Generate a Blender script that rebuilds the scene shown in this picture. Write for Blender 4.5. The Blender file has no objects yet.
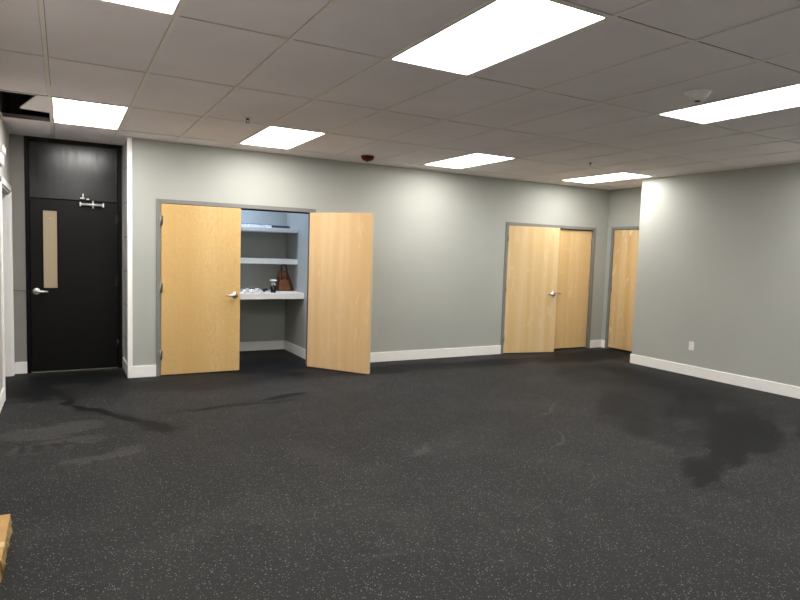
import bpy, bmesh, math, random
from mathutils import Vector, Matrix

# ------------------------------------------------------------------ camera, world, exposure
SC = bpy.context.scene
COL = SC.collection

F_PX, YAW, PITCH, ROLL = 609.67, 0.5059, -0.0772, 0.0322
CAM = Vector((-0.6852, -7.4663, 1.5193))
_f = Vector((math.sin(YAW) * math.cos(PITCH), math.cos(YAW) * math.cos(PITCH), math.sin(PITCH)))
_r = Vector((math.cos(YAW), -math.sin(YAW), 0))
_u = _r.cross(_f)
_r2 = math.cos(ROLL) * _r + math.sin(ROLL) * _u
_u2 = -math.sin(ROLL) * _r + math.cos(ROLL) * _u
cam_data = bpy.data.cameras.new('camera')
cam = bpy.data.objects.new('camera', cam_data)
COL.objects.link(cam)
m3 = Matrix((_r2, _u2, -_f)).transposed()
cam.matrix_world = Matrix.Translation(CAM) @ m3.to_4x4()
cam_data.sensor_fit = 'HORIZONTAL'
cam_data.sensor_width = 36.0
cam_data.lens = F_PX * 36.0 / 800.0
cam_data.clip_start = 0.05
SC.camera = cam

world = bpy.data.worlds.new('world')
SC.world = world
world.use_nodes = True
world.node_tree.nodes['Background'].inputs['Color'].default_value = (0.02, 0.02, 0.02, 1)
world.node_tree.nodes['Background'].inputs['Strength'].default_value = 0.05

SC.view_settings.view_transform = 'Standard'
SC.view_settings.look = 'None'
SC.view_settings.exposure = 0.0
SC.view_settings.gamma = 1.0
SC.view_settings.use_curve_mapping = False

LAMP_STRENGTH = 21.2
LAMP_COLOR = (1.0, 0.975, 0.94)
CLOSET_LAMP_STRENGTH = 135.0
CLOSET_LAMP_COLOR = (0.55, 0.70, 1.0)

random.seed(4)

# ------------------------------------------------------------------ dimensions
H = 2.695                      # ceiling height
GX0, GSX = -0.7705, 0.6096     # tee lines across the room
GY0, GSY = -4.048, 1.216       # tee lines along the room
XL, XR, XA = -1.195, 6.686, 7.46
YE, YR, YB = 0.66, -1.30, -9.6
BB_H, BB_T = 0.135, 0.014

# ------------------------------------------------------------------ mesh helpers
class MB:
    """Collects shapes and links them as ONE mesh object."""
    def __init__(self):
        self.bm = bmesh.new()

    def box(self, a, b, bevel=0.0, seg=2, rot=None, pivot=None):
        lo = [min(a[i], b[i]) for i in range(3)]
        hi = [max(a[i], b[i]) for i in range(3)]
        t = bmesh.new()
        bmesh.ops.create_cube(t, size=1.0)
        for v in t.verts:
            v.co = Vector([lo[i] + (v.co[i] + 0.5) * (hi[i] - lo[i]) for i in range(3)])
        if bevel > 0:
            bmesh.ops.bevel(t, geom=list(t.edges), offset=bevel, segments=seg, affect='EDGES', profile=0.5)
        if rot is not None:
            p = Vector(pivot) if pivot else Vector([(lo[i] + hi[i]) / 2 for i in range(3)])
            bmesh.ops.rotate(t, verts=t.verts, cent=p, matrix=rot)
        self._merge(t)
        return self

    def _merge(self, t):
        me = bpy.data.meshes.new('tmp')
        t.to_mesh(me)
        t.free()
        self.bm.from_mesh(me)
        bpy.data.meshes.remove(me)

    def lathe(self, prof, n=24, loc=(0, 0, 0), axis='Z', flip=False):
        """prof: (radius, height) pairs"""
        t = bmesh.new()
        rings = []
        for r, h in prof:
            if r < 1e-6:
                rings.append([t.verts.new((0, 0, h))])
            else:
                rings.append([t.verts.new((r * math.cos(2 * math.pi * k / n), r * math.sin(2 * math.pi * k / n), h)) for k in range(n)])
        for a, b in zip(rings[:-1], rings[1:]):
            for k in range(n):
                k2 = (k + 1) % n
                if len(a) == 1 and len(b) == 1:
                    continue
                if len(a) == 1:
                    t.faces.new((a[0], b[k], b[k2]))
                elif len(b) == 1:
                    t.faces.new((a[k], a[k2], b[0]))
                else:
                    t.faces.new((a[k], a[k2], b[k2], b[k]))
        if axis == 'Y':
            bmesh.ops.rotate(t, verts=t.verts, cent=(0, 0, 0), matrix=Matrix.Rotation(math.radians(90), 3, 'X'))
        elif axis == 'X':
            bmesh.ops.rotate(t, verts=t.verts, cent=(0, 0, 0), matrix=Matrix.Rotation(math.radians(90), 3, 'Y'))
        bmesh.ops.translate(t, verts=t.verts, vec=loc)
        bmesh.ops.recalc_face_normals(t, faces=t.faces)
        for f in t.faces:
            f.smooth = True
        self._merge(t)
        return self

    def tube(self, pts, rad, n=8):
        t = bmesh.new()
        pts = [Vector(p) for p in pts]
        rads = rad if isinstance(rad, (list, tuple)) else [rad] * len(pts)
        rings = []
        for i, p in enumerate(pts):
            d = (pts[min(i + 1, len(pts) - 1)] - pts[max(i - 1, 0)]).normalized()
            a = Vector((0, 0, 1)) if abs(d.z) < 0.9 else Vector((1, 0, 0))
            s = d.cross(a).normalized()
            w = s.cross(d).normalized()
            rings.append([t.verts.new(p + rads[i] * (math.cos(2 * math.pi * k / n) * s + math.sin(2 * math.pi * k / n) * w)) for k in range(n)])
        for a, b in zip(rings[:-1], rings[1:]):
            for k in range(n):
                t.faces.new((a[k], a[(k + 1) % n], b[(k + 1) % n], b[k]))
        t.faces.new(rings[0][::-1])
        t.faces.new(rings[-1])
        bmesh.ops.recalc_face_normals(t, faces=t.faces)
        for f in t.faces:
            f.smooth = len(f.verts) == 4
        self._merge(t)
        return self

    def prism(self, poly, z0, z1, top_poly=None):
        t = bmesh.new()
        tp = top_poly or poly
        a = [t.verts.new((p[0], p[1], z0)) for p in poly]
        b = [t.verts.new((p[0], p[1], z1)) for p in tp]
        n = len(a)
        t.faces.new(a[::-1])
        t.faces.new(b)
        for k in range(n):
            t.faces.new((a[k], a[(k + 1) % n], b[(k + 1) % n], b[k]))
        bmesh.ops.recalc_face_normals(t, faces=t.faces)
        self._merge(t)
        return self

    def build(self, name, mat, parent=None, loc=None):
        me = bpy.data.meshes.new(name)
        self.bm.to_mesh(me)
        self.bm.free()
        me.materials.append(mat)
        o = bpy.data.objects.new(name, me)
        COL.objects.link(o)
        if parent is not None:
            o.parent = parent
        if loc is not None:
            o.location = loc
        return o


def tag(o, label=None, cat=None, group=None, kind=None):
    if label:
        o['label'] = label
    if cat:
        o['category'] = cat
    if group:
        o['group'] = group
    if kind:
        o['kind'] = kind
    return o


def empty(name, loc=(0, 0, 0), rz=0.0):
    o = bpy.data.objects.new(name, None)
    o.empty_display_size = 0.1
    COL.objects.link(o)
    o.location = loc
    o.rotation_euler = (0, 0, rz)
    return o


def struct(o, label, cat):
    return tag(o, label, cat, None, 'structure')


def copy_tree(o, parent=None):
    c = o.copy()
    COL.objects.link(c)
    c.parent = parent
    for ch in list(o.children):
        copy_tree(ch, c)
    return c

# ------------------------------------------------------------------ material helpers
def new_mat(name):
    m = bpy.data.materials.new(name)
    m.use_nodes = True
    nt = m.node_tree
    return m, nt, nt.nodes['Principled BSDF']


def ramp(nt, src, stops):
    r = nt.nodes.new('ShaderNodeValToRGB')
    e = r.color_ramp.elements
    while len(e) < len(stops):
        e.new(0.5)
    for i, (p, c) in enumerate(stops):
        e[i].position = p
        e[i].color = (*c, 1) if len(c) == 3 else c
    nt.links.new(src, r.inputs['Fac'])
    return r.outputs['Color']


def coords(nt, scale=(1, 1, 1), kind='Object', rot=(0, 0, 0), loc=(0, 0, 0)):
    tc = nt.nodes.new('ShaderNodeTexCoord')
    mp = nt.nodes.new('ShaderNodeMapping')
    mp.inputs['Scale'].default_value = scale
    mp.inputs['Rotation'].default_value = rot
    mp.inputs['Location'].default_value = loc
    nt.links.new(tc.outputs[kind], mp.inputs['Vector'])
    return mp.outputs['Vector']


def noise(nt, vec, scale=5, detail=3, rough=0.5, dist=0.0):
    n = nt.nodes.new('ShaderNodeTexNoise')
    n.inputs['Scale'].default_value = scale
    n.inputs['Detail'].default_value = detail
    n.inputs['Roughness'].default_value = rough
    n.inputs['Distortion'].default_value = dist
    if vec is not None:
        nt.links.new(vec, n.inputs['Vector'])
    return n.outputs['Fac']


def mathn(nt, op, a, b=None, clamp=False):
    n = nt.nodes.new('ShaderNodeMath')
    n.operation = op
    n.use_clamp = clamp
    for i, v in enumerate((a, b)):
        if v is None:
            continue
        if isinstance(v, (int, float)):
            n.inputs[i].default_value = v
        else:
            nt.links.new(v, n.inputs[i])
    return n.outputs[0]


def mix(nt, fac, a, b, mode='MIX'):
    n = nt.nodes.new('ShaderNodeMix')
    n.data_type = 'RGBA'
    n.blend_type = mode
    for idx, v in ((0, fac), (6, a), (7, b)):
        if isinstance(v, (int, float)):
            n.inputs[idx].default_value = v
        elif isinstance(v, tuple):
            n.inputs[idx].default_value = (*v, 1)
        else:
            nt.links.new(v, n.inputs[idx])
    return n.outputs[2]


def bump(nt, bsdf, height, strength=0.2, dist=0.01):
    b = nt.nodes.new('ShaderNodeBump')
    b.inputs['Strength'].default_value = strength
    b.inputs['Distance'].default_value = dist
    nt.links.new(height, b.inputs['Height'])
    nt.links.new(b.outputs['Normal'], bsdf.inputs['Normal'])


def plain(name, col, rough=0.6, metal=0.0, var=0.06, nscale=8.0, spec=0.5, bmp=0.0, bscale=200):
    """A plain surface with a faint procedural mottling."""
    m, nt, b = new_mat(name)
    v = coords(nt)
    n = noise(nt, v, nscale, 3)
    lo = tuple(c * (1 - var) for c in col)
    hi = tuple(min(1, c * (1 + var)) for c in col)
    nt.links.new(ramp(nt, n, [(0.3, lo), (0.7, hi)]), b.inputs['Base Color'])
    b.inputs['Roughness'].default_value = rough
    b.inputs['Metallic'].default_value = metal
    b.inputs['Specular IOR Level'].default_value = spec
    if bmp > 0:
        bump(nt, b, noise(nt, v, bscale, 2), bmp, 0.002)
    return m


def wood(name, base, dark, light, wavy=0.0, seed=0.0, planks=7.0, patch=0.35):
    """Pale veneer: vertical slices with their own tone, fine vertical grain, optional cathedral waves."""
    m, nt, b = new_mat(name)
    # slices of veneer
    vs = coords(nt, (planks, 0.0, 0.22), loc=(seed, 0, seed * 0.7))
    s = noise(nt, vs, 1.0, 1.5, 0.4)
    # fine grain
    vg = coords(nt, (70, 70, 1.6), loc=(seed * 3, 0, seed))
    g = noise(nt, vg, 1.0, 4, 0.6, 0.4)
    # rotary waves
    vw = coords(nt, (3.2, 3.2, 1.5), loc=(seed * 1.3, seed, seed))
    wn = noise(nt, vw, 1.3, 2.5, 0.5, 0.8)
    w = mathn(nt, 'FRACT', mathn(nt, 'MULTIPLY', wn, 22.0))
    w = mathn(nt, 'MULTIPLY', mathn(nt, 'ABSOLUTE', mathn(nt, 'SUBTRACT', w, 0.5)), 2.0)
    w = mathn(nt, 'POWER', w, 2.0)
    # pale flame patches
    vp = coords(nt, (11, 11, 3.0), loc=(seed * 2.1, 0, seed * 1.9))
    p = noise(nt, vp, 1.0, 2, 0.5, 1.0)
    c = mix(nt, ramp(nt, s, [(0.32, (0, 0, 0)), (0.68, (1, 1, 1))]), dark, light)
    c = mix(nt, 0.5, c, base)
    c = mix(nt, mathn(nt, 'MULTIPLY', ramp(nt, g, [(0.35, (1, 1, 1)), (0.6, (0, 0, 0))]), 0.30), c, dark)
    c = mix(nt, mathn(nt, 'MULTIPLY', w, wavy), c, dark)
    c = mix(nt, mathn(nt, 'MULTIPLY', ramp(nt, p, [(0.60, (0, 0, 0)), (0.72, (1, 1, 1))]), patch), c, light)
    nt.links.new(c, b.inputs['Base Color'])
    b.inputs['Roughness'].default_value = 0.42
    b.inputs['Specular IOR Level'].default_value = 0.4
    bump(nt, b, g, 0.05, 0.002)
    return m


def paint(name, col, rough=0.7):
    m, nt, b = new_mat(name)
    v = coords(nt)
    n = noise(nt, v, 1.2, 4)
    lo = tuple(c * 0.965 for c in col)
    hi = tuple(c * 1.03 for c in col)
    nt.links.new(ramp(nt, n, [(0.3, lo), (0.7, hi)]), b.inputs['Base Color'])
    b.inputs['Roughness'].default_value = rough
    b.inputs['Specular IOR Level'].default_value = 0.3
    bump(nt, b, noise(nt, v, 260, 2), 0.08, 0.002)
    return m


def emitter(name, col, strength):
    m, nt, b = new_mat(name)
    b.inputs['Base Color'].default_value = (0.9, 0.9, 0.9, 1)
    b.inputs['Emission Color'].default_value = (*col, 1)
    b.inputs['Emission Strength'].default_value = strength
    return m


def floor_material():
    m, nt, b = new_mat('speckled_rubber')
    L = nt.links
    v = coords(nt)
    # crumb colour of the rubber
    crumb = noise(nt, v, 240, 2, 0.6)
    broad = noise(nt, v, 0.9, 5, 0.6)
    base = ramp(nt, crumb, [(0.3, (0.0187, 0.0184, 0.0182)), (0.75, (0.0317, 0.031, 0.0306))])
    # smudges of pale dust
    dustn = noise(nt, coords(nt, (1, 1, 1), loc=(3.1, 8.2, 0)), 1.4, 7, 0.68, 0.6)
    dust = ramp(nt, dustn, [(0.48, (0, 0, 0)), (0.78, (1, 1, 1))])
    base = mix(nt, mathn(nt, 'MULTIPLY', dust, 0.42), base, (0.059, 0.0569, 0.0554))
    # streaks left by a mop and dragged boxes
    stn = noise(nt, coords(nt, (0.7, 5.0, 1), rot=(0, 0, 0.5)), 1.6, 6, 0.7, 0.8)
    st = ramp(nt, stn, [(0.60, (0, 0, 0)), (0.74, (1, 1, 1))])
    base = mix(nt, mathn(nt, 'MULTIPLY', st, 0.14), base, (0.072, 0.0706, 0.0684))
    # warped position for the edges of stains
    wn = nt.nodes.new('ShaderNodeTexNoise')
    wn.inputs['Scale'].default_value = 3.0
    wn.inputs['Detail'].default_value = 6
    wn.inputs['Roughness'].default_value = 0.65
    L.new(v, wn.inputs['Vector'])
    sub = nt.nodes.new('ShaderNodeVectorMath')
    sub.operation = 'SUBTRACT'
    L.new(wn.outputs['Color'], sub.inputs[0])
    sub.inputs[1].default_value = (0.5, 0.5, 0.5)
    sca = nt.nodes.new('ShaderNodeVectorMath')
    sca.operation = 'SCALE'
    sca.inputs['Scale'].default_value = 0.42
    L.new(sub.outputs[0], sca.inputs[0])
    add = nt.nodes.new('ShaderNodeVectorMath')
    L.new(v, add.inputs[0])
    L.new(sca.outputs[0], add.inputs[1])

    def blob(x, y, rx, ry, a, soft=0.4):
        mp = nt.nodes.new('ShaderNodeMapping')
        mp.vector_type = 'TEXTURE'
        mp.inputs['Location'].default_value = (x, y, 0)
        mp.inputs['Rotation'].default_value = (0, 0, a)
        mp.inputs['Scale'].default_value = (rx, ry, 100)
        L.new(add.outputs[0], mp.inputs['Vector'])
        ln = nt.nodes.new('ShaderNodeVectorMath')
        ln.operation = 'LENGTH'
        L.new(mp.outputs[0], ln.inputs[0])
        mr = nt.nodes.new('ShaderNodeMapRange')
        mr.inputs['From Min'].default_value = 1.0 + soft
        mr.inputs['From Max'].default_value = 1.0 - soft
        L.new(ln.outputs['Value'], mr.inputs['Value'])
        return mr.outputs['Result']

    def union(lst):
        o = lst[0]
        for q in lst[1:]:
            o = mathn(nt, 'MAXIMUM', o, q)
        return o
    rag = noise(nt, coords(nt, (4.0, 17.0, 1), rot=(0, 0, -0.55)), 1.0, 9, 0.78, 0.6)
    rag2 = mathn(nt, 'MULTIPLY', mathn(nt, 'SUBTRACT', rag, 0.5), 3.4)

    def ragged(mask):
        q = mathn(nt, 'ADD', mask, mathn(nt, 'MULTIPLY', rag2, mathn(nt, 'MINIMUM', mathn(nt, 'MULTIPLY', mask, 3.0), 1.0)))
        return ramp(nt, q, [(0.24, (0, 0, 0)), (0.52, (1, 1, 1))])
    wet_shade = ragged(union([blob(*q) for q in WET_AND_SHADE]))
    pale = ragged(union([blob(*q) for q in PALE]))
    # square prints left by pads of something heavy
    pads = union([blob(px_, py_, 0.035, 0.075, 0.35, 0.25) for px_, py_ in PADS])
    wet_shade = mathn(nt, 'MAXIMUM', wet_shade, mathn(nt, 'MULTIPLY', pads, 0.8))
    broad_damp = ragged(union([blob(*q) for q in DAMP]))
    wet_shade = mathn(nt, 'MAXIMUM', wet_shade, mathn(nt, 'MULTIPLY', broad_damp, 0.58))
    # thin pale scuffs
    sc = noise(nt, coords(nt, (1.2, 9.0, 1), rot=(0, 0, -0.5), loc=(2, 5, 0)), 1.0, 8, 0.75, 1.2)
    scuff = ramp(nt, sc, [(0.62, (0, 0, 0)), (0.70, (1, 1, 1))])
    base = mix(nt, mathn(nt, 'MULTIPLY', scuff, 0.22), base, (0.0864, 0.085, 0.0828))
    sc2 = noise(nt, coords(nt, (1.0, 7.0, 1), rot=(0, 0, 0.25), loc=(7, 1, 0)), 1.0, 8, 0.75, 1.0)
    damp = ramp(nt, sc2, [(0.54, (0, 0, 0)), (0.68, (1, 1, 1))])
    base = mix(nt, mathn(nt, 'MULTIPLY', damp, 0.38), base, (0.0115, 0.0115, 0.0119))
    base = mix(nt, mathn(nt, 'MULTIPLY', pale, 0.55), base, (0.0634, 0.0612, 0.0598))
    # flecks
    vo = nt.nodes.new('ShaderNodeTexVoronoi')
    vo.inputs['Scale'].default_value = 105
    vo.inputs['Randomness'].default_value = 1.0
    L.new(coords(nt, (1, 1, 0.02)), vo.inputs['Vector'])
    sep = nt.nodes.new('ShaderNodeSeparateColor')
    L.new(vo.outputs['Color'], sep.inputs[0])
    size = mathn(nt, 'ADD', mathn(nt, 'MULTIPLY', sep.outputs['Green'], 0.28), 0.10)
    inside = mathn(nt, 'LESS_THAN', vo.outputs['Distance'], size)
    pick = mathn(nt, 'GREATER_THAN', sep.outputs['Red'], 0.35)
    fleck = mathn(nt, 'MULTIPLY', inside, pick)
    fcol = ramp(nt, sep.outputs['Blue'], [(0.0, (0.0648, 0.0684, 0.072)), (0.6, (0.115, 0.122, 0.13)), (1.0, (0.202, 0.216, 0.223))])
    base = mix(nt, mathn(nt, 'MULTIPLY', fleck, 0.85), base, fcol)
    # damp places and the black door's painted shade, with an outline of their own
    base = mix(nt, mathn(nt, 'MULTIPLY', wet_shade, 0.85), base, (0.00612, 0.00648, 0.0072))
    L.new(base, b.inputs['Base Color'])
    rr = mathn(nt, 'SUBTRACT', 0.62, mathn(nt, 'MULTIPLY', wet_shade, 0.10))
    rr = mathn(nt, 'ADD', rr, mathn(nt, 'MULTIPLY', broad, 0.08))
    L.new(rr, b.inputs['Roughness'])
    b.inputs['Specular IOR Level'].default_value = 0.07
    bump(nt, b, crumb, 0.25, 0.003)
    return m


# stains on the floor, and the black door's painted shade: x, y, half length, half width, turn, softness
WET_AND_SHADE = [(-0.62, 0.18, 0.50, 0.30, 0.2, 0.5), (-0.36, -0.12, 0.22, 0.08, 0.9, 0.5), (-0.95, -0.35, 0.22, 0.45, 0.2, 0.6),  # first blob also paints the black door's reflection and shadow
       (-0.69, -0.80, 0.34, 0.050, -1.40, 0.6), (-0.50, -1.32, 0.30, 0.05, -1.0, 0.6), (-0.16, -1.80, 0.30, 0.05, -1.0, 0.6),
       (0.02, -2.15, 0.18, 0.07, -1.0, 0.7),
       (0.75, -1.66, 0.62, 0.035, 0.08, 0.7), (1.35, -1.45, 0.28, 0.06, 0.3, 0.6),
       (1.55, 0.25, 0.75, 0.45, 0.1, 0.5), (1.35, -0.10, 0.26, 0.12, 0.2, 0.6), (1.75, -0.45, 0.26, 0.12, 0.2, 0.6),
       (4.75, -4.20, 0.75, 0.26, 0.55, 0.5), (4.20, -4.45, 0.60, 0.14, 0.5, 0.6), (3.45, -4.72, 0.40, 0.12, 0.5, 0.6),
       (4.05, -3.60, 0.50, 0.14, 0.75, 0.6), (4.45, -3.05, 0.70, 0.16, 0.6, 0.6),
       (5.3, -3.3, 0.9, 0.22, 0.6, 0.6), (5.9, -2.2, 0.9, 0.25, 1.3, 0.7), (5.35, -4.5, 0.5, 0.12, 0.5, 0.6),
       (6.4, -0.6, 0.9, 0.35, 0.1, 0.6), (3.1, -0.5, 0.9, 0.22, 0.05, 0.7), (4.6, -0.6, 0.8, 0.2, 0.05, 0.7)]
PALE = [(-0.80, -1.95, 0.34, 0.16, 0.3, 0.7), (-0.70, -2.30, 0.30, 0.10, 0.3, 0.7), (4.85, -3.62, 0.60, 0.10, 0.55, 0.7),
        (3.6, -2.9, 0.35, 0.02, 0.5, 0.8), (2.95, -3.75, 0.22, 0.018, 0.6, 0.8), (1.75, -3.5, 0.16, 0.025, 0.8, 0.8), (-0.45, -2.75, 0.25, 0.08, 0.4, 0.8)]
DAMP = [(5.1, -3.5, 1.45, 0.62, 0.65, 0.5), (5.9, -2.1, 0.8, 0.9, 0.6, 0.6), (-0.55, -0.15, 0.65, 0.65, 0.0, 0.5), (0.6, -0.5, 0.6, 0.35, 0.0, 0.6), (1.6, -0.3, 0.8, 0.4, 0.0, 0.6)]
PADS = [(-0.93, -2.38), (-0.84, -2.37), (-0.75, -2.36), (-0.64, -2.33)]

# ------------------------------------------------------------------ materials
M = {}
M['wall'] = paint('wall_paint_grey', (0.405, 0.415, 0.378))
M['wall_white'] = paint('wall_paint_white', (0.66, 0.655, 0.64))
M['wall_side'] = paint('wall_paint_greige', (0.48, 0.46, 0.43))
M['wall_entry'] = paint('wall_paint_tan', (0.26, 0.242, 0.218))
M['base'] = plain('baseboard_white', (0.90, 0.885, 0.85), 0.45, var=0.02)
M['trim'] = plain('trim_white', (0.91, 0.89, 0.87), 0.45, var=0.02)
M['frame'] = plain('frame_grey_metal', (0.2025, 0.1988, 0.1875), 0.45, 0.0, var=0.03)
M['rabbet'] = plain('rabbet_black', (0.012, 0.012, 0.013), 0.7)
M['black'] = plain('black_door_paint', (0.00315, 0.003, 0.003), 0.42, var=0.12, nscale=3, spec=0.22)
M['blackframe'] = plain('black_frame_paint', (0.002625, 0.002625, 0.002625), 0.40, var=0.1, spec=0.15)
m, nt, b = new_mat('black_gloss_paint')
b.inputs['Base Color'].default_value = (0.0045, 0.0042, 0.0042, 1)
b.inputs['Specular IOR Level'].default_value = 0.5
sv = noise(nt, coords(nt, (16, 16, 1.4)), 1.0, 3, 0.55)
nt.links.new(ramp(nt, sv, [(0.3, (0.17, 0.17, 0.17)), (0.7, (0.26, 0.26, 0.26))]), b.inputs['Roughness'])
bump(nt, b, sv, 0.10, 0.004)
M['blackgloss'] = m
M['steel'] = plain('satin_steel', (0.62, 0.60, 0.57), 0.28, 1.0, var=0.03)
M['zinc'] = plain('bright_zinc', (0.88, 0.87, 0.85), 0.38, 0.55, var=0.03)
M['hinge'] = plain('hinge_dull_steel', (0.30, 0.28, 0.25), 0.45, 0.4)
M['hingeblack'] = plain('hinge_painted_black', (0.03, 0.028, 0.026), 0.35, 0.5)
M['lite'] = wood('lite_board', (0.4752, 0.3744, 0.2376), (0.432, 0.3312, 0.2016), (0.5184, 0.4176, 0.288), 0.0, 5.0, 3.0, 0.1)
M['wood_a'] = wood('maple_wavy', (0.6502, 0.4347, 0.1777), (0.5594, 0.344, 0.121), (0.7106, 0.5141, 0.2495), 0.62, 1.7, 3.0, 0.15)
M['wood_b'] = wood('maple_straight', (0.7031, 0.4725, 0.2419), (0.6048, 0.3704, 0.1588), (0.7333, 0.5594, 0.3326), 0.14, 4.3, 7.0, 0.45)
M['wood_c'] = wood('maple_slices', (0.7128, 0.5069, 0.2534), (0.6336, 0.4277, 0.1901), (0.7524, 0.6019, 0.3722), 0.16, 9.1, 9.0, 0.55)
M['wood_d'] = wood('maple_deep', (0.7286, 0.4885, 0.2236), (0.621, 0.3892, 0.149), (0.7866, 0.6127, 0.3478), 0.10, 13.4, 9.0, 0.55)
M['wood_e'] = wood('maple_flame', (0.6687, 0.4355, 0.1866), (0.5443, 0.3266, 0.1166), (0.762, 0.6376, 0.4044), 0.10, 21.7, 11.0, 0.95)
M['wood_edge'] = wood('maple_edge', (0.6384, 0.5016, 0.3192), (0.5776, 0.4332, 0.2584), (0.684, 0.5624, 0.38), 0.0, 2.2, 3.0, 0.1)
M['tile'] = plain('ceiling_tile_board', (0.93, 0.875, 0.885), 0.95, var=0.05, nscale=1.2, spec=0.1, bmp=0.3, bscale=300)
M['tee'] = plain('tee_painted', (0.93, 0.88, 0.82), 0.55, var=0.02)
M['tee_dark'] = plain('tee_web_metal', (0.20, 0.19, 0.17), 0.5, 0.6, var=0.1)
M['deck'] = plain('plenum_black', (0.008, 0.008, 0.008), 0.95, spec=0.05)
M['diffuser'] = emitter('lamp_diffuser', LAMP_COLOR, LAMP_STRENGTH)
M['lampframe'] = plain('lamp_frame_white', (0.82, 0.80, 0.76), 0.5, var=0.02)
M['closetlamp'] = emitter('closet_lamp_diffuser', CLOSET_LAMP_COLOR, CLOSET_LAMP_STRENGTH)
M['white'] = plain('white_plastic', (0.82, 0.80, 0.77), 0.4, var=0.02)
M['slot'] = plain('dark_slot', (0.02, 0.02, 0.02), 0.6)
M['red'] = plain('dark_red_plastic', (0.10, 0.0015, 0.004), 0.5, var=0.1, spec=0.2)
M['shelf'] = plain('shelf_white', (0.90, 0.89, 0.86), 0.5, var=0.03)
M['leather'] = plain('tan_leather', (0.1875, 0.06375, 0.021), 0.5, var=0.25, nscale=14, bmp=0.2, bscale=120)
M['leather_dark'] = plain('dark_leather', (0.05625, 0.021, 0.0105), 0.5, var=0.2)
M['cola'] = plain('dark_drink', (0.006, 0.004, 0.003), 0.15)
M['cord_black'] = plain('black_cord', (0.02, 0.018, 0.017), 0.5)
M['cord_white'] = plain('white_cord', (0.72, 0.70, 0.68), 0.45)
M['slate'] = plain('slate_case', (0.035, 0.045, 0.065), 0.5)
M['pack'] = plain('pale_pack', (0.78, 0.76, 0.80), 0.4)
M['card'] = plain('cardboard', (0.4256, 0.2622, 0.1026), 0.85, var=0.10, nscale=9, spec=0.2)
M['card_edge'] = plain('cardboard_torn_edge', (0.4712, 0.3268, 0.152), 0.9, var=0.3, nscale=40, spec=0.1)
M['tape'] = plain('packing_tape', (0.5472, 0.4028, 0.2052), 0.3, var=0.04)
M['ink'] = plain('carton_ink', (0.20, 0.055, 0.03), 0.8)
M['alu'] = plain('aluminium_strip', (0.40, 0.37, 0.32), 0.4, 1.0)
m, nt, b = new_mat('clear_plastic')
b.inputs['Base Color'].default_value = (0.95, 0.95, 0.96, 1)
b.inputs['Transmission Weight'].default_value = 0.96
b.inputs['Roughness'].default_value = 0.02
b.inputs['IOR'].default_value = 1.08
nt.links.new(ramp(nt, noise(nt, coords(nt), 30, 2), [(0.3, (0.9, 0.9, 0.92)), (0.7, (0.97, 0.97, 0.97))]), b.inputs['Base Color'])
M['clear'] = m
# painted block-work on the short return beside the black door
m, nt, b = new_mat('painted_block')
br = nt.nodes.new('ShaderNodeTexBrick')
br.inputs['Scale'].default_value = 1.0
br.inputs['Brick Width'].default_value = 0.40
br.inputs['Row Height'].default_value = 0.20
br.inputs['Mortar Size'].default_value = 0.008
br.inputs['Color1'].default_value = (0.62, 0.63, 0.64, 1)
br.inputs['Color2'].default_value = (0.56, 0.57, 0.58, 1)
br.inputs['Mortar'].default_value = (0.36, 0.36, 0.36, 1)
nt.links.new(coords(nt, rot=(math.radians(90), 0, math.radians(90))), br.inputs['Vector'])
nt.links.new(br.outputs['Color'], b.inputs['Base Color'])
b.inputs['Roughness'].default_value = 0.8
M['block'] = m
M['floor'] = floor_material()

# ------------------------------------------------------------------ the setting
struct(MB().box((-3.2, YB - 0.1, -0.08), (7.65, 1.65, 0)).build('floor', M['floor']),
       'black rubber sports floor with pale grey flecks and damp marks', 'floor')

# ceiling: tiles with a gap where one is pushed aside
HOLE = (-1, 2)
tiles = MB()
for i in range(-2, 14):
    for j in range(-6, 5):
        x0, x1 = GX0 + i * GSX, GX0 + (i + 1) * GSX
        y0, y1 = GY0 + j * GSY, GY0 + (j + 1) * GSY
        x0, x1 = max(x0, XL - 0.05), min(x1, 7.5)
        y0, y1 = max(y0, YB), min(y1, YE + 0.08)
        if x1 - x0 < 0.02 or y1 - y0 < 0.02 or (i, j) == HOLE:
            continue
        if j in (-4, -1, 2) and i in (0, 3, 7, 11):
            continue                                    # lamp bays
        gx, gy = 0.0142, 0.0165                         # a dark reveal shows beside every tee
        tiles.box((x0 + gx, y0 + gy, H + 0.003), (x1 - gx, y1 - gy, H + 0.018))
ceiling = tiles.build('ceiling', M['tile'])
struct(ceiling, 'suspended ceiling of pale grey lay-in tiles', 'ceiling')
tee = MB()
TW = 0.012
for i in range(-1, 15):
    x = GX0 + i * GSX
    if XL < x < 7.46:
        tee.box((x - TW, YB, H - 0.001), (x + TW, YE, H + 0.001))
        tee.box((x - 0.002, YB, H + 0.001), (x + 0.002, YE, H + 0.034))
for j in range(-5, 5):
    y = GY0 + j * GSY
    if YB < y < YE:
        tee.box((XL, y - TW, H - 0.0015), (7.46, y + TW, H + 0.0005))
tee.box((XL, YB, H - 0.002), (XL + 0.02, YE, H + 0.001))
tee.box((-0.04, -0.02, H - 0.002), (7.46, 0.0, H + 0.001))
tee.box((XL, YE - 0.02, H - 0.002), (-0.04, YE, H + 0.001))
tee.box((XR - 0.02, YB, H - 0.002), (XR, YR, H + 0.001))
tee.build('ceiling_grid', M['tee'], ceiling)
web = MB()
for j in (1.999, 3):
    y = GY0 + j * GSY
    web.box((XL, y - 0.002, H + 0.001), (GX0 - 0.003, y + 0.002, H + 0.036))
    web.box((XL, y - 0.004, H + 0.028), (GX0 - 0.003, y + 0.004, H + 0.038))
web.build('tee_web', M['tee_dark'], ceiling)
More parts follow.
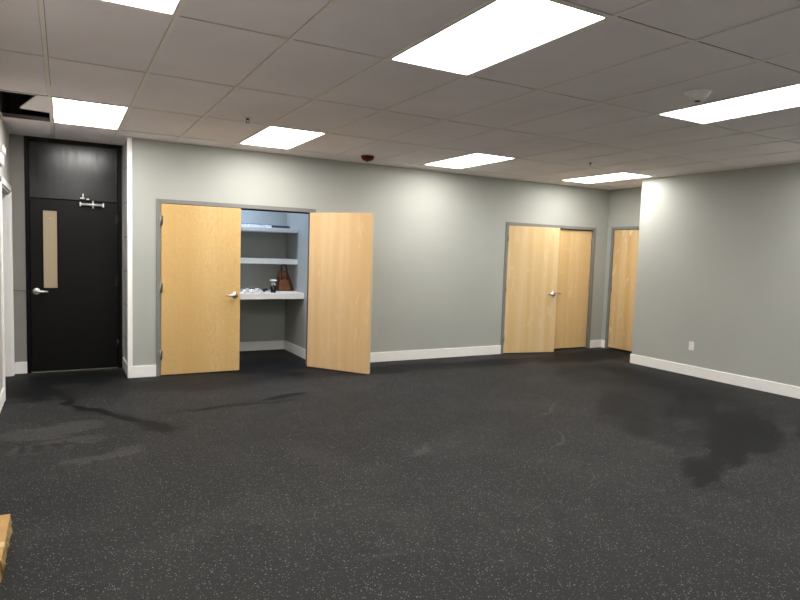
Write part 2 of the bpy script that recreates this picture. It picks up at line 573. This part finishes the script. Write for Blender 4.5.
struct(MB().box((XL - 0.15, YB - 0.1, 3.5), (7.65, 1.65, 3.6)).build('ceiling_upper', M['deck']),
       'black roof deck above the missing ceiling tile', 'ceiling')

# back wall with two closet openings
C1 = (0.247, 2.168)
C2 = (5.265, 7.178)
DH = 2.045
w = MB()
w.box((-0.04, 0, 0), (C1[0], 0.12, 3.5))
w.box((C1[1], 0, 0), (C2[0], 0.12, 3.5))
w.box((C2[1], 0, 0), (XA + 0.14, 0.12, 3.5))
w.box((C1[0], 0, DH), (C1[1], 0.12, 3.5))
w.box((C2[0], 0, DH), (C2[1], 0.12, 3.5))
struct(w.build('wall_back', M['wall']), 'long grey painted wall with two closet doorways', 'wall')
struct(MB().box((-0.04, 0.12, 0), (0.12, 0.82, 3.5)).build('wall_return', M['block']),
       'short painted block return beside the black door', 'wall')
w = MB()
w.box((XL - 0.14, YE, 0), (-1.056, YE + 0.14, 3.5))
w.box((-0.06, YE, 0), (-0.04, YE + 0.14, 3.5))
w.box((-1.056, YE, H - 0.004), (-0.06, YE + 0.14, 3.5))
struct(w.build('wall_entry', M['wall_entry']), 'narrow greige wall around the black door', 'wall')
OP = (-0.66, 0.545, 2.05)         # cased opening in the left wall
w = MB()
w.box((XL - 0.14, YB, 0), (XL, OP[0], 3.5))
w.box((XL - 0.14, OP[1], 0), (XL, YE, 3.5))
w.box((XL - 0.14, OP[0], OP[2]), (XL, OP[1], 3.5))
struct(w.build('wall_left', M['wall_side']), 'left greige wall with a white cased opening', 'wall')
struct(MB().box((XR, YB, 0), (XA + 0.14, YR, 3.5)).build('wall_right', M['wall']),
       'grey wall on the right carrying the power outlet', 'wall')
w = MB()
D6 = (-1.10, -0.092)
w.box((XA, D6[1], 0), (XA + 0.14, 0, 3.5))
w.box((XA, YR, 0), (XA + 0.14, D6[0], 3.5))
w.box((XA, D6[0], 2.07), (XA + 0.14, D6[1], 3.5))
struct(w.build('wall_alcove', M['wall']), 'grey end wall of the alcove around the single wooden door', 'wall')
struct(MB().box((XL - 0.14, YB - 0.14, 0), (XA + 0.14, YB, 3.5)).build('wall_rear', M['wall_white']), 'unseen white wall behind the viewer', 'wall')  # out of view; white and set close to bounce light to the ceiling
w = MB()
w.box((-3.2, -2.0, 0), (-3.1, 1.6, 3.5))
w.box((-3.2, -2.1, 0), (XL - 0.14, -2.0, 3.5))
w.box((-3.2, 1.5, 0), (XL - 0.14, 1.6, 3.5))
w.box((-3.2, -2.1, H), (XL - 0.14, 1.6, H + 0.1))
struct(w.build('wall_side_room', M['wall_side']), 'side room beyond the cased opening', 'wall')
# closet shells
w = MB()
w.box((2.262, 0.12, 0), (2.36, 1.54, 3.5))
w.box((0.12, 1.44, 0), (2.262, 1.54, 3.5))
w.box((0.12, 0.82, 0), (0.13, 1.44, 3.5))
w.box((0.12, 0.12, 2.66), (2.262, 1.44, 2.70))
struct(w.build('wall_closet', M['wall']), 'grey inside of the open closet', 'wall')
w = MB()
w.box((5.1, 0.85, 0), (7.4, 0.95, 3.5))
w.box((5.0, 0.12, 0), (5.1, 0.95, 3.5))
w.box((7.4, 0.12, 0), (7.5, 0.95, 3.5))
struct(w.build('wall_far_closet', M['wall']), 'inside of the far closet', 'wall')
struct(MB().box((XA + 0.14, YR, 0), (XA + 0.2, 0.1, 3.5)).build('wall_alcove_back', M['deck']), 'dark space behind the alcove door', 'wall')

# baseboards
def bboard(name, segs, label):
    w = MB()
    for a, b_ in segs:
        w.box((*a, 0), (*b_, BB_H), 0.003, 1)
    return struct(w.build(name, M['base']), label, 'baseboard')

bboard('baseboard_back', [((-0.055, -BB_T), (C1[0], 0)), ((C1[1], -BB_T), (C2[0], 0)), ((C2[1], -BB_T), (XA, 0))], 'white baseboard along the long grey wall')
bboard('baseboard_return', [((-0.04 - BB_T, 0.0), (-0.04, YE))], 'white baseboard on the short return by the black door')
bboard('baseboard_entry', [((XL, YE - BB_T), (-1.058, YE))], 'short white baseboard left of the black door')
bboard('baseboard_left', [((XL, YB), (XL + BB_T, OP[0] - 0.06))], 'white baseboard on the left wall')
bboard('baseboard_right', [((XR - BB_T, YB), (XR, YR + BB_T)), ((XR, YR), (XA, YR + BB_T))], 'white baseboard along the right wall')
bboard('baseboard_alcove', [((XA - BB_T, D6[1]), (XA, -BB_T)), ((XA - BB_T, YR + BB_T), (XA, D6[0]))], 'short white baseboard beside the alcove door')
bboard('baseboard_closet', [((0.13, 1.44 - BB_T), (2.262, 1.44)), ((2.262 - BB_T, 0.12), (2.262, 1.44 - BB_T))], 'white baseboard inside the open closet')

# ------------------------------------------------------------------ trims: casings and metal frames
def metal_frame(name, x0, x1, top, label, fw=0.048):
    t = MB()
    y0, y1 = -0.014, 0.135
    t.box((x0, y0, 0), (x0 + fw, y1, top), 0.002, 1)
    t.box((x1 - fw, y0, 0), (x1, y1, top), 0.002, 1)
    t.box((x0 + fw, y0, top - fw), (x1 - fw, y1, top), 0.002, 1)
    o = struct(t.build(name, M['frame']), label, 'door frame')
    s = MB()  # thin black strip along the inside of jambs and head
    s.box((x0 + fw, 0.055, 0.0), (x0 + fw + 0.014, 0.075, top - fw))
    s.box((x1 - fw - 0.014, 0.055, 0.0), (x1 - fw, 0.075, top - fw))
    s.box((x0 + fw + 0.014, 0.055, top - fw - 0.016), (x1 - fw - 0.014, 0.075, top - fw))
    s.build('rabbet_strip', M['rabbet'], o)
    return o

metal_frame('trim_1', C1[0], C1[1], DH, 'grey metal frame around the open closet')
metal_frame('trim_2', C2[0], C2[1], DH, 'grey metal frame around the far double doors')
t = MB()
fx0, fx1 = XA - 0.014, XA + 0.135
t.box((fx0, D6[1] - 0.046, 0), (fx1, D6[1], 2.07), 0.002, 1)
t.box((fx0, D6[0], 0), (fx1, D6[0] + 0.046, 2.07), 0.002, 1)
t.box((fx0, D6[0] + 0.046, 2.024), (fx1, D6[1] - 0.046, 2.07), 0.002, 1)
struct(t.build('trim_3', M['frame']), 'grey metal frame around the alcove door', 'door frame')
# white casing of the left opening
t = MB()
cx = XL + 0.018
t.box((XL, OP[0] - 0.065, 0), (cx, OP[0] + 0.004, OP[2] + 0.06), 0.003, 1)
t.box((XL, OP[1] - 0.004, 0), (cx, OP[1] + 0.065, OP[2] + 0.06), 0.003, 1)
t.box((XL, OP[0] - 0.065, OP[2]), (cx, OP[1] + 0.065, OP[2] + 0.065), 0.003, 1)
t.box((XL - 0.15, OP[1] - 0.018, 0), (XL, OP[1], OP[2]))
t.box((XL - 0.15, OP[0], 0), (XL, OP[0] + 0.018, OP[2]))
t.box((XL - 0.15, OP[0], OP[2] - 0.018), (XL, OP[1], OP[2]))
struct(t.build('trim_4', M['trim']), 'white casing of the opening in the left wall', 'trim')
# white corner board at the end of the long wall
struct(MB().box((-0.055, -0.012, BB_H * 0), (-0.004, 0.022, H), 0.002, 1).build('trim_5', M['trim']),
       'white corner board at the left end of the long wall', 'trim')

# ------------------------------------------------------------------ door hardware
def lever(parent, x, z, y, dx, mat, name='lever_handle'):
    """Round rose, neck and a straight lever pointing towards dx; y is the face it sits on, front is -y."""
    h = MB()
    h.lathe([(0.0, 0.018), (0.030, 0.017), (0.038, 0.011), (0.040, 0.0)], 24, (x, y, z), 'Y')
    h.lathe([(0.011, 0.0), (0.010, 0.05), (0.0, 0.054)], 14, (x, y - 0.008, z), 'Y')
    h.tube([(x - 0.006 * dx, y - 0.052, z), (x + 0.02 * dx, y - 0.056, z), (x + 0.07 * dx, y - 0.055, z - 0.002), (x + 0.115 * dx, y - 0.046, z - 0.003)],
           [0.012, 0.0135, 0.012, 0.009], 12)
    return h.build(name, mat, parent)


def hinge(parent, x, y, z, mat):
    h = MB()
    h.tube([(x, y, z - 0.055), (x, y, z + 0.055)], 0.0075, 10)
    h.box((x - 0.022, y + 0.004, z - 0.052), (x + 0.022, y + 0.008, z + 0.052))
    for q in (-0.06, 0.06):
        h.lathe([(0, -0.004), (0.006, -0.002), (0.006, 0.002), (0, 0.004)], 10, (x, y, z + q))
    return h.build('hinge', mat, parent)


def leaf(name, loc, rz, wdt, ht, mat, label, hinge_left, z0=0.012, th=0.044, hinges=True, edge_bm=True):
    """A flush door leaf whose local origin is its hinge corner; it runs along +x or -x, front face at local y=0."""
    root = empty(name, loc, rz)
    struct(root, label, 'door')
    s = 1 if hinge_left else -1
    body = MB().box((0.002 * s, 0.0, z0), (wdt * s, th, ht), 0.0025, 1).build('leaf', mat, root)
    ed = MB()
    ed.box((wdt * s, 0.001, z0 + 0.002), ((wdt + 0.0015) * s, th - 0.001, ht - 0.002))
    ed.build('edge_band', M['wood_edge'], body)
    if hinges:
        for z in (0.25, 1.03, 1.80):
            hinge(body, -0.004 * s, -0.004, z, M['hinge'])
    return root, body


# open closet: left leaf closed, right leaf swung out
r1, b1 = leaf('door_2', (C1[0] + 0.050, -0.016, 0), 0, 0.908, 1.992, M['wood_a'], 'closed maple door leaf on the left of the open closet', True)
lever(b1, 0.845, 0.945, 0.0, -1, M['steel'])
ang = math.atan2(-0.714, 0.561) - math.radians(2.6)
# the visible face is the inner face of the leaf: build along +x, turned about the right jamb
r2, b2 = leaf('door_3', (C1[1] - 0.062, -0.020, 0), ang, 0.908, 1.992, M['wood_b'], 'maple door leaf of the closet swung wide open', True, th=-0.044, hinges=False)
for z in (0.25, 1.03, 1.80):
    hinge(b2, -0.004, 0.004, z, M['hinge'])
# far closet: left leaf ajar, right leaf shut
a4 = -math.radians(10.6)
r4, b4 = leaf('door_4', (C2[0] + 0.046, -0.016, 0), a4, 0.908, 1.992, M['wood_c'], 'slightly ajar left maple leaf of the far double doors', True)
lever(b4, 0.845, 0.945, 0.0, -1, M['steel'])
r5, b5 = leaf('door_5', (C2[1] - 0.050, 0.030, 0), 0, 0.900, 1.985, M['wood_d'], 'shut right maple leaf of the far double doors', False, z0=0.02)
lever(b5, -0.795, 0.945, 0.0, 1, M['steel'])
# alcove door
r6, b6 = leaf('door_6', (XA + 0.004, D6[1] - 0.048, 0), -math.pi / 2, 0.908, 2.018, M['wood_e'], 'single maple door in the alcove, partly behind the right wall', True, z0=0.03)
lever(b6, 0.845, 0.945, 0.0, -1, M['steel'])

# ------------------------------------------------------------------ black entrance door
d1 = empty('door_1', (-1.056, YE, 0))
struct(d1, 'tall black painted door with narrow tan vision panel', 'door')
FW = 0.996
t = MB()
t.box((0, -0.012, 0), (0.040, 0.13, H - 0.006), 0.002, 1)
t.box((FW - 0.045, -0.012, 0), (FW, 0.13, H - 0.006), 0.002, 1)
t.box((0.040, -0.012, H - 0.05), (FW - 0.045, 0.13, H - 0.006), 0.002, 1)
t.build('door_frame', M['blackframe'], d1)
MB().box((0.043, 0.006, 2.012), (FW - 0.048, 0.05, H - 0.053), 0.002, 1).build('transom_panel', M['blackgloss'], d1)
lf = MB().box((0.043, 0.006, 0.022), (FW - 0.048, 0.05, 2.004), 0.002, 1).build('leaf', M['black'], d1)
lt = MB().box((0.174, 0.000, 0.985), (0.312, 0.008, 1.872), 0.001, 1).build('vision_panel', M['lite'], lf)
lt['label'] = 'narrow tan board filling the vision slot'
MB().lathe([(0.0, 0.003), (0.009, 0.002), (0.010, 0.0)], 14, (0.243, -0.0005, 1.785), 'Y').build('rivet', M['steel'], lf)
vf = MB()
for a, b_ in (((0.160, 0.971), (0.174, 1.886)), ((0.312, 0.971), (0.326, 1.886)), ((0.174, 0.971), (0.312, 0.985)), ((0.174, 1.872), (0.312, 1.886))):
    vf.box((a[0], -0.004, a[1]), (b_[0], 0.007, b_[1]))
vf.build('vision_frame', M['blackframe'], lf)
lever(lf, 0.100, 0.945, 0.006, 1, M['zinc'])
for z in (0.30, 1.06, 1.805):
    hinge(lf, FW - 0.046, -0.006, z, M['hingeblack'])
# overhead closer arm: bar with end blocks and a pivot
ch = MB()
ch.tube([(0.555, -0.045, 1.965), (0.790, -0.045, 1.965)], 0.014, 12)
ch.box((0.545, -0.066, 1.940), (0.560, 0.006, 1.990), 0.002, 1)
ch.box((0.786, -0.066, 1.940), (0.801, 0.006, 1.990), 0.002, 1)
ch.lathe([(0.0, -0.045), (0.010, -0.045), (0.010, 0.045), (0.0, 0.045)], 12, (0.684, -0.047, 1.965))
ch.build('overhead_bar', M['zinc'], lf)
kb = MB()
kb.box((0.552, -0.020, 2.030), (0.600, 0.008, 2.044), 0.002, 1)
kb.box((0.574, -0.030, 2.040), (0.586, 0.008, 2.088), 0.002, 1)
kb.box((0.618, -0.024, 2.022), (0.645, 0.008, 2.036), 0.002, 1)
kb.build('arm_bracket', M['zinc'], d1)
MB().box((0.040, -0.004, 0.0), (FW - 0.045, 0.055, 0.011)).build('threshold', M['alu'], d1)

# ------------------------------------------------------------------ ceiling lamps
def make_lamp():
    root = empty('ceiling_light')
    tag(root, 'lamp', 'ceiling light', 'flat ceiling lights in the tile grid')
    wx, wy = GSX - 0.026, GSY - 0.026
    fr = MB()
    e = 0.012
    fr.box((-wx / 2, -wy / 2, -0.001), (wx / 2, -wy / 2 + e, 0.03))
    fr.box((-wx / 2, wy / 2 - e, -0.001), (wx / 2, wy / 2, 0.03))
    fr.box((-wx / 2, -wy / 2 + e, -0.001), (-wx / 2 + e, wy / 2 - e, 0.03))
    fr.box((wx / 2 - e, -wy / 2 + e, -0.001), (wx / 2, wy / 2 - e, 0.03))
    fr.box((-wx / 2 + e, -wy / 2 + e, 0.012), (wx / 2 - e, wy / 2 - e, 0.03))
    fr.build('frame', M['lampframe'], root)
    MB().box((-wx / 2 + e, -wy / 2 + e, 0.0095), (wx / 2 - e, wy / 2 - e, 0.0118)).build('diffuser', M['diffuser'], root)
    return root


LAMP_LABELS = {
    (0, 2): 'bright ceiling light in front of the black door',
    (3, 2): 'bright ceiling light above the open closet, beside the small sprinkler',
    (7, 2): 'bright ceiling light near the long wall between the closets',
    (11, 2): 'bright ceiling light near the far double doors and the alcove',
    (0, -1): 'bright ceiling light cut off by the top left of the photo',
    (3, -1): 'largest bright ceiling light at the top centre',
    (7, -1): 'bright ceiling light on the right below the smoke detector',
    (11, -1): 'ceiling light over the right wall, outside the frame',
    (0, -4): 'ceiling light behind the camera on the left',
    (3, -4): 'ceiling light behind the camera, second from the left',
    (7, -4): 'ceiling light behind the camera, third from the left',
    (11, -4): 'ceiling light behind the camera on the right'}
lamp = None
for (i, j), lab in LAMP_LABELS.items():
    o = make_lamp() if lamp is None else copy_tree(lamp)
    lamp = lamp or o
    o.location = (GX0 + (i + 0.5) * GSX, GY0 + (j + 0.5) * GSY, H)
    o['label'] = lab

# closet lamp
cl = empty('closet_light', (1.25, 0.78, 2.66))
tag(cl, 'cool white lamp on the ceiling inside the open closet', 'ceiling light')
MB().lathe([(0.0, 0.0), (0.15, 0.0), (0.15, -0.018), (0.135, -0.022), (0.135, -0.012), (0.0, -0.012)], 32).build('base', M['lampframe'], cl)
MB().lathe([(0.134, -0.013), (0.130, -0.035), (0.09, -0.050), (0.0, -0.055)], 32).build('diffuser', M['closetlamp'], cl)

# ------------------------------------------------------------------ displaced tile lying askew in the gap
zt = H + 0.042
A = Vector((-1.021, -0.719))
d1v = Vector((0.2385, -0.971)).normalized()
d2v = Vector((0.971, 0.2385)).normalized()
q = [A, A + d1v * 1.19, A + d1v * 1.19 + d2v * 0.60, A + d2v * 0.60]
tl = MB().prism([(p.x, p.y) for p in q], zt, zt + 0.016).build('ceiling_tile', M['tile'])
tag(tl, 'loose ceiling tile lying askew over the dark gap at left', 'ceiling tile')

# ------------------------------------------------------------------ small ceiling things
sd = empty('smoke_detector', (3.175, -4.66, H))
tag(sd, 'white cone shaped smoke detector near the right ceiling light', 'smoke detector')
MB().lathe([(0.0, 0.0), (0.088, 0.0), (0.088, -0.010), (0.080, -0.016), (0.060, -0.018), (0.0, -0.018)], 32).build('base', M['white'], sd)
cg = MB()
for k in range(10):
    a = 2 * math.pi * k / 10
    c, s = math.cos(a), math.sin(a)
    cg.tube([(0.078 * c, 0.078 * s, -0.012), (0.060 * c, 0.060 * s, -0.034), (0.036 * c, 0.036 * s, -0.056)], 0.005, 6)
cg.lathe([(0.0, -0.062), (0.030, -0.060), (0.040, -0.054), (0.038, -0.050), (0.0, -0.050)], 28)
cg.lathe([(0.066, -0.018), (0.060, -0.034), (0.034, -0.052), (0.0, -0.052)], 28)
cg.build('cage', M['white'], sd)
MB().lathe([(0.0, -0.068), (0.017, -0.066), (0.020, -0.061), (0.0, -0.061)], 20).build('sensor_cap', M['slot'], sd)

ad = empty('alarm_dome', (2.585, -0.63, H))
ad.scale = (1.12, 1.12, 1.05)
tag(ad, 'dark red dome fixed to the ceiling near the long wall', 'ceiling fixture')
MB().lathe([(0.0, 0.0), (0.080, 0.0), (0.079, -0.004), (0.074, -0.006), (0.0, -0.010)], 32).build('base', M['white'], ad)
MB().lathe([(0.074, -0.010), (0.073, -0.022), (0.066, -0.042), (0.050, -0.058), (0.028, -0.067), (0.0, -0.070)], 32).build('dome', M['red'], ad)
MB().lathe([(0.010, -0.068), (0.009, -0.076), (0.0, -0.079)], 12).build('tip', M['slot'], ad)


def sprinkler(loc, label, dark):
    root = empty('sprinkler_head', loc)
    root.scale = (0.8, 0.8, 0.8) if not dark else (0.6, 0.6, 0.55)
    tag(root, label, 'sprinkler', 'ceiling sprinkler heads')
    MB().lathe([(0.0, 0.0), (0.040, 0.0), (0.038, -0.004), (0.022, -0.007), (0.020, -0.003), (0.0, -0.003)], 24).build('escutcheon', M['steel' if not dark else 'slot'], root)
    fr = MB()
    fr.lathe([(0.015, -0.003), (0.015, -0.020), (0.0, -0.020)], 14)
    for s in (-1, 1):
        fr.tube([(0.013 * s, 0, -0.018), (0.018 * s, 0, -0.034), (0.004 * s, 0, -0.052)], 0.0035, 6)
    fr.build('frame', M['slot'], root)
    MB().lathe([(0.0, -0.050), (0.020, -0.053), (0.021, -0.056), (0.0, -0.056)], 16).build('deflector', M['hinge' if not dark else 'slot'], root)
    return root


sprinkler((0.795, -1.83, H), 'small sprinkler head left of the light above the open closet', False)
sprinkler((5.0, -1.92, H), 'small dark sprinkler head before the light near the alcove', True)

# ------------------------------------------------------------------ outlet on the right wall
ou = empty('wall_outlet', (XR, -2.268, 0.40))
tag(ou, 'white power outlet low on the grey right wall', 'outlet')
MB().box((-0.006, -0.036, -0.058), (0, 0.036, 0.058), 0.002, 2).build('plate', M['white'], ou)
for z in (-0.024, 0.024):
    s = MB().box((-0.0085, -0.017, z - 0.016), (-0.005, 0.017, z + 0.016), 0.001, 1).build('socket', M['white'], ou)
    sl = MB()
    sl.box((-0.0092, -0.008, z - 0.003), (-0.0082, -0.006, z + 0.008))
    sl.box((-0.0092, 0.006, z - 0.003), (-0.0082, 0.008, z + 0.007))
    sl.box((-0.0092, -0.002, z - 0.011), (-0.0082, 0.002, z - 0.007))
    sl.build('slot', M['slot'], s)
MB().lathe([(0.003, 0.0), (0.003, -0.0025), (0.0, -0.003)], 10, (-0.0055, 0, 0), 'X').build('screw', M['steel'], ou)

# ------------------------------------------------------------------ emergency light over the left opening
em = empty('emergency_light', (XL, -0.60, 2.27))
tag(em, 'white emergency light on the left wall over the cased opening', 'emergency light')
MB().box((0, -0.14, -0.05), (0.026, 0.14, 0.05), 0.008, 3).build('housing', M['white'], em)
for s in (-1, 1):
    hd = MB()
    hd.lathe([(0.012, 0.0), (0.036, 0.018), (0.038, 0.030), (0.0, 0.032)], 20, (0.012, 0.085 * s, 0.085), 'X')
    hd.tube([(0.012, 0.085 * s, 0.045), (0.014, 0.085 * s, 0.085)], 0.010, 8)
    hd.build('lamp_head', M['white'], em)

# ------------------------------------------------------------------ thin cable from the left casing to the black door
cb = MB().tube([(XL + 0.018, 0.60, 0.965), (XL + 0.035, 0.625, 0.960), (-1.13, 0.640, 0.952), (-1.07, 0.643, 0.953), (-1.02, 0.643, 0.950), (-0.985, 0.650, 0.945)], 0.0035, 6).build('cable', M['cord_black'])
tag(cb, 'thin dark cable running from the white casing to the black door', 'cable')

# ------------------------------------------------------------------ closet shelves
def shelf(z0, z1, yf, label):
    root = empty('closet_shelf', (0.13, 1.44, z0))
    tag(root, label, 'shelf', 'white shelves in the open closet')
    t = z1 - z0
    MB().box((0.001, -(1.44 - yf) + 0.02, t - 0.02), (2.13, -0.001, t), 0.001, 1).build('board', M['shelf'], root)
    MB().box((0.001, -(1.44 - yf), 0), (2.13, -(1.44 - yf) + 0.02, t), 0.002, 1).build('front_lip', M['shelf'], root)
    c = MB()
    c.box((0.001, -(1.44 - yf) + 0.021, 0), (0.022, -0.001, t - 0.021))
    c.box((2.108, -(1.44 - yf) + 0.021, 0), (2.13, -0.001, t - 0.021))
    c.box((0.023, -0.022, 0), (2.107, -0.001, t - 0.021))
    c.build('cleat', M['shelf'], root)
    return root


S1, S2, S3 = 1.812, 1.377, 0.916
shelf(1.755, S1, 0.905, 'highest white shelf in the open closet, holding the dark flat case')
shelf(1.306, S2, 0.900, 'empty middle white shelf in the open closet')
shelf(0.833, S3, 0.622, 'lowest and deepest white shelf, holding a brown bag and a cup')

# things on the highest shelf
fc = empty('flat_case', (2.02, 0.985, S1))
tag(fc, 'dark slate flat case at the right of the highest closet shelf', 'case')
MB().prism([(-0.13, -0.06), (0.105, -0.06), (0.13, -0.03), (0.13, 0.04), (0.11, 0.06), (-0.13, 0.06)], 0, 0.02).build('body', M['slate'], fc)
MB().prism([(-0.13, -0.06), (0.105, -0.06), (0.13, -0.03), (0.13, 0.04), (0.11, 0.06), (-0.13, 0.06)], 0.0205, 0.034,
           [(-0.12, -0.05), (0.09, -0.05), (0.115, -0.025), (0.115, 0.035), (0.1, 0.05), (-0.12, 0.05)]).build('lid', M['slate'], fc)
PK = [(1.46, 0.11, 'low white packet at the left end of the highest shelf row'), (1.60, 0.12, 'low white packet second from the left on the highest shelf'),
      (1.735, 0.10, 'low white packet third in the row on the highest shelf'), (1.84, 0.07, 'small white packet touching the dark flat case on the highest shelf')]
for x, wd, lab in PK:
    p = empty('packet', (x, 0.99, S1))
    tag(p, lab, 'packet', 'white packets on the highest closet shelf')
    MB().box((-wd / 2, -0.06, 0), (wd / 2, 0.05, 0.036), 0.006, 2).build('wrapper', M['pack'], p)
    MB().box((-wd / 2 + 0.004, -0.055, 0.037), (wd / 2 - 0.004, 0.045, 0.043), 0.001, 1).build('lid', M['slate'], p)

# tote bag on the lowest shelf
bg = empty('tote_bag', (2.115, 1.10, S3))
tag(bg, 'brown leather tote bag leaning in the corner of the lowest closet shelf', 'bag')
t = bmesh.new()
secs = [(0.0, 0.120, 0.060), (0.03, 0.124, 0.064), (0.12, 0.108, 0.056), (0.20, 0.086, 0.044), (0.26, 0.066, 0.030), (0.285, 0.058, 0.022)]
rings = []
for z, hw, hd in secs:
    ring = []
    for k in range(28):
        a = 2 * math.pi * k / 28
        c, s = math.cos(a), math.sin(a)
        e = 0.55
        ring.append(t.verts.new((hw * math.copysign(abs(c) ** e, c), hd * math.copysign(abs(s) ** e, s) + 0.05 * z, z)))
    rings.append(ring)
for a, b_ in zip(rings[:-1], rings[1:]):
    for k in range(28):
        f = t.faces.new((a[k], a[(k + 1) % 28], b_[(k + 1) % 28], b_[k]))
        f.smooth = True
t.faces.new(rings[0][::-1])
t.faces.new(rings[-1])
bb = MB()
bb._merge(t)
bb.build('body', M['leather'], bg)
for s in (-1, 1):
    gs = MB()
    gs.prism([(s * 0.105, -0.075), (s * 0.142, -0.045), (s * 0.142, 0.04), (s * 0.105, 0.05)], 0.002, 0.20,
             [(s * 0.066, -0.045), (s * 0.082, -0.03), (s * 0.082, 0.03), (s * 0.066, 0.035)])
    gs.build('gusset', M['leather_dark'], bg)
    st = MB()
    st.tube([(s * 0.040, -0.052, 0.16), (s * 0.040, -0.036, 0.25), (s * 0.038, -0.02, 0.32), (s * 0.030, 0.0, 0.370), (0.0, 0.012, 0.383)], 0.011, 8)
    st.build('strap', M['leather_dark'], bg)
MB().box((-0.07, -0.074, 0.196), (0.07, -0.044, 0.206), 0.002, 1).build('seam_band', M['leather_dark'], bg)

# cup with dark drink
cu = empty('drink_cup', (1.845, 0.705, S3))
tag(cu, 'clear plastic cup half full of dark drink', 'cup')
MB().lathe([(0.0425, 0.099), (0.047, 0.165), (0.049, 0.168), (0.0455, 0.166), (0.0405, 0.099)], 28).build('cup_wall', M['clear'], cu)
MB().lathe([(0.0, 0.0), (0.034, 0.0), (0.036, 0.004), (0.0425, 0.098), (0.0, 0.098)], 28).build('drink', M['cola'], cu)
MB().lathe([(0.0505, 0.163), (0.0515, 0.170), (0.046, 0.178), (0.018, 0.182), (0.0, 0.182)], 28).build('lid', M['white'], cu)
ib = MB()
for dx, dy, dz in ((0.012, -0.01, 0.112), (-0.016, 0.006, 0.116), (0.014, 0.014, 0.128), (-0.006, -0.012, 0.135)):
    ib.box((dx - 0.011, dy - 0.011, dz - 0.011), (dx + 0.011, dy + 0.011, dz + 0.011), 0.003, 1)
ib.build('ice', M['white'], cu)

# tangled white cord and its dark partner, plus crumpled wrappers
def loops(name, cx_, cy_, n, r, mat, seed, label):
    rnd = random.Random(seed)
    pts = []
    for k in range(n * 14 + 1):
        a = 2 * math.pi * k / 14
        q_ = k / (n * 14)
        rr = r * (0.75 + 0.3 * math.sin(3.1 * a + seed))
        pts.append((cx_ + 0.05 * (q_ - 0.5) + rr * math.cos(a), cy_ + 0.6 * rr * math.sin(a), S3 + 0.014 + 0.034 * q_ + 0.007 * math.sin(2.3 * a)))
    o = MB().tube(pts, 0.0075, 8).build(name, mat)
    return tag(o, label, 'cord', 'coiled cords on the lowest closet shelf')


loops('cord_coil', 1.475, 0.745, 3, 0.042, M['cord_white'], 1, 'white cord coil at the left of the lowest closet shelf')
loops('cord_coil', 1.61, 0.745, 3, 0.042, M['cord_white'], 2, 'white cord coil in the middle of the clutter on the lowest shelf')
loops('cord_coil', 1.54, 0.86, 3, 0.048, M['cord_black'], 3, 'dark cord coil between two white coils on the lowest shelf')
loops('cord_coil', 1.735, 0.765, 3, 0.034, M['cord_black'], 5, 'dark cord coil nearest to the cup on the lowest shelf')
for k, (px_, py_, rr, lab) in enumerate(((1.535, 0.685, 0.036, 'largest crumpled white paper among the cord coils on the lowest shelf'),
                                        (1.665, 0.672, 0.026, 'small crumpled white paper on the lowest shelf nearer the cup'),
                                        (1.43, 0.668, 0.028, 'crumpled white paper by the left door edge on the lowest shelf'))):
    t = bmesh.new()
    bmesh.ops.create_icosphere(t, subdivisions=2, radius=rr)
    rn = random.Random(8 + k)
    for v in t.verts:
        v.co *= rn.uniform(0.7, 1.1)
    lo = min(v.co.z for v in t.verts)
    for v in t.verts:
        v.co.z = (v.co.z - lo) * 0.85
    pb = MB()
    pb._merge(t)
    pw = pb.build('paper_ball', M['base'], None, (px_, py_, S3))
    tag(pw, lab, 'paper', 'crumpled papers on the lowest closet shelf')

# ------------------------------------------------------------------ cardboard box at the left edge
bx = empty('cardboard_box', (-1.065, -4.09, 0), 0.0)
tag(bx, 'flat cardboard box on the floor by the left wall', 'box')
w2, l2, hh = 0.128, 0.268, 0.10
MB().box((-w2 + 0.003, -l2 + 0.003, 0.0), (w2 - 0.003, l2 - 0.003, hh), 0.003, 1).build('carton', M['card'], bx)
MB().box((-w2, -l2, hh + 0.0005), (w2, -0.098, hh + 0.0045), 0.001, 1).build('flap', M['card'], bx)
MB().box((-w2, -0.096, hh + 0.0005), (w2, l2, hh + 0.0045), 0.001, 1).build('flap', M['card'], bx)
tp = MB()
tp.box((-w2 - 0.001, -0.125, hh + 0.0048), (w2 + 0.001, -0.070, hh + 0.0055))
tp.box((w2 - 0.0005, -0.125, hh - 0.06), (w2 + 0.001, -0.070, hh + 0.0055))
tp.build('tape', M['tape'], bx)
# torn paper edge down the right side
te = bmesh.new()
rn = random.Random(12)
prev = None
N = 16
for k in range(N + 1):
    y = -l2 + 2 * l2 * k / N
    out = 0.004 + rn.uniform(0.0, 0.013)
    cols = [te.verts.new((w2 - 0.002, y, hh - 0.004)), te.verts.new((w2 + out, y + rn.uniform(-0.008, 0.008), hh - 0.03 - rn.uniform(0, 0.03))),
            te.verts.new((w2 + 0.0, y, 0.012 + rn.uniform(0, 0.012)))]
    if prev:
        for q_ in range(2):
            te.faces.new((prev[q_], cols[q_], cols[q_ + 1], prev[q_ + 1]))
    prev = cols
bmesh.ops.solidify(te, geom=te.faces[:], thickness=0.002)
ee = MB()
ee._merge(te)
ee.build('torn_edge', M['card_edge'], bx)
ink = MB()
for k, (dx, dy, sx, sy) in enumerate(((0.052, 0.165, 0.010, 0.022), (0.072, 0.168, 0.007, 0.018), (0.058, 0.140, 0.018, 0.004), (0.034, 0.160, 0.006, 0.020))):
    ink.box((dx - sx, dy - sy, hh + 0.0046), (dx + sx, dy + sy, hh + 0.0051))
ink.build('printed_mark', M['ink'], bx)
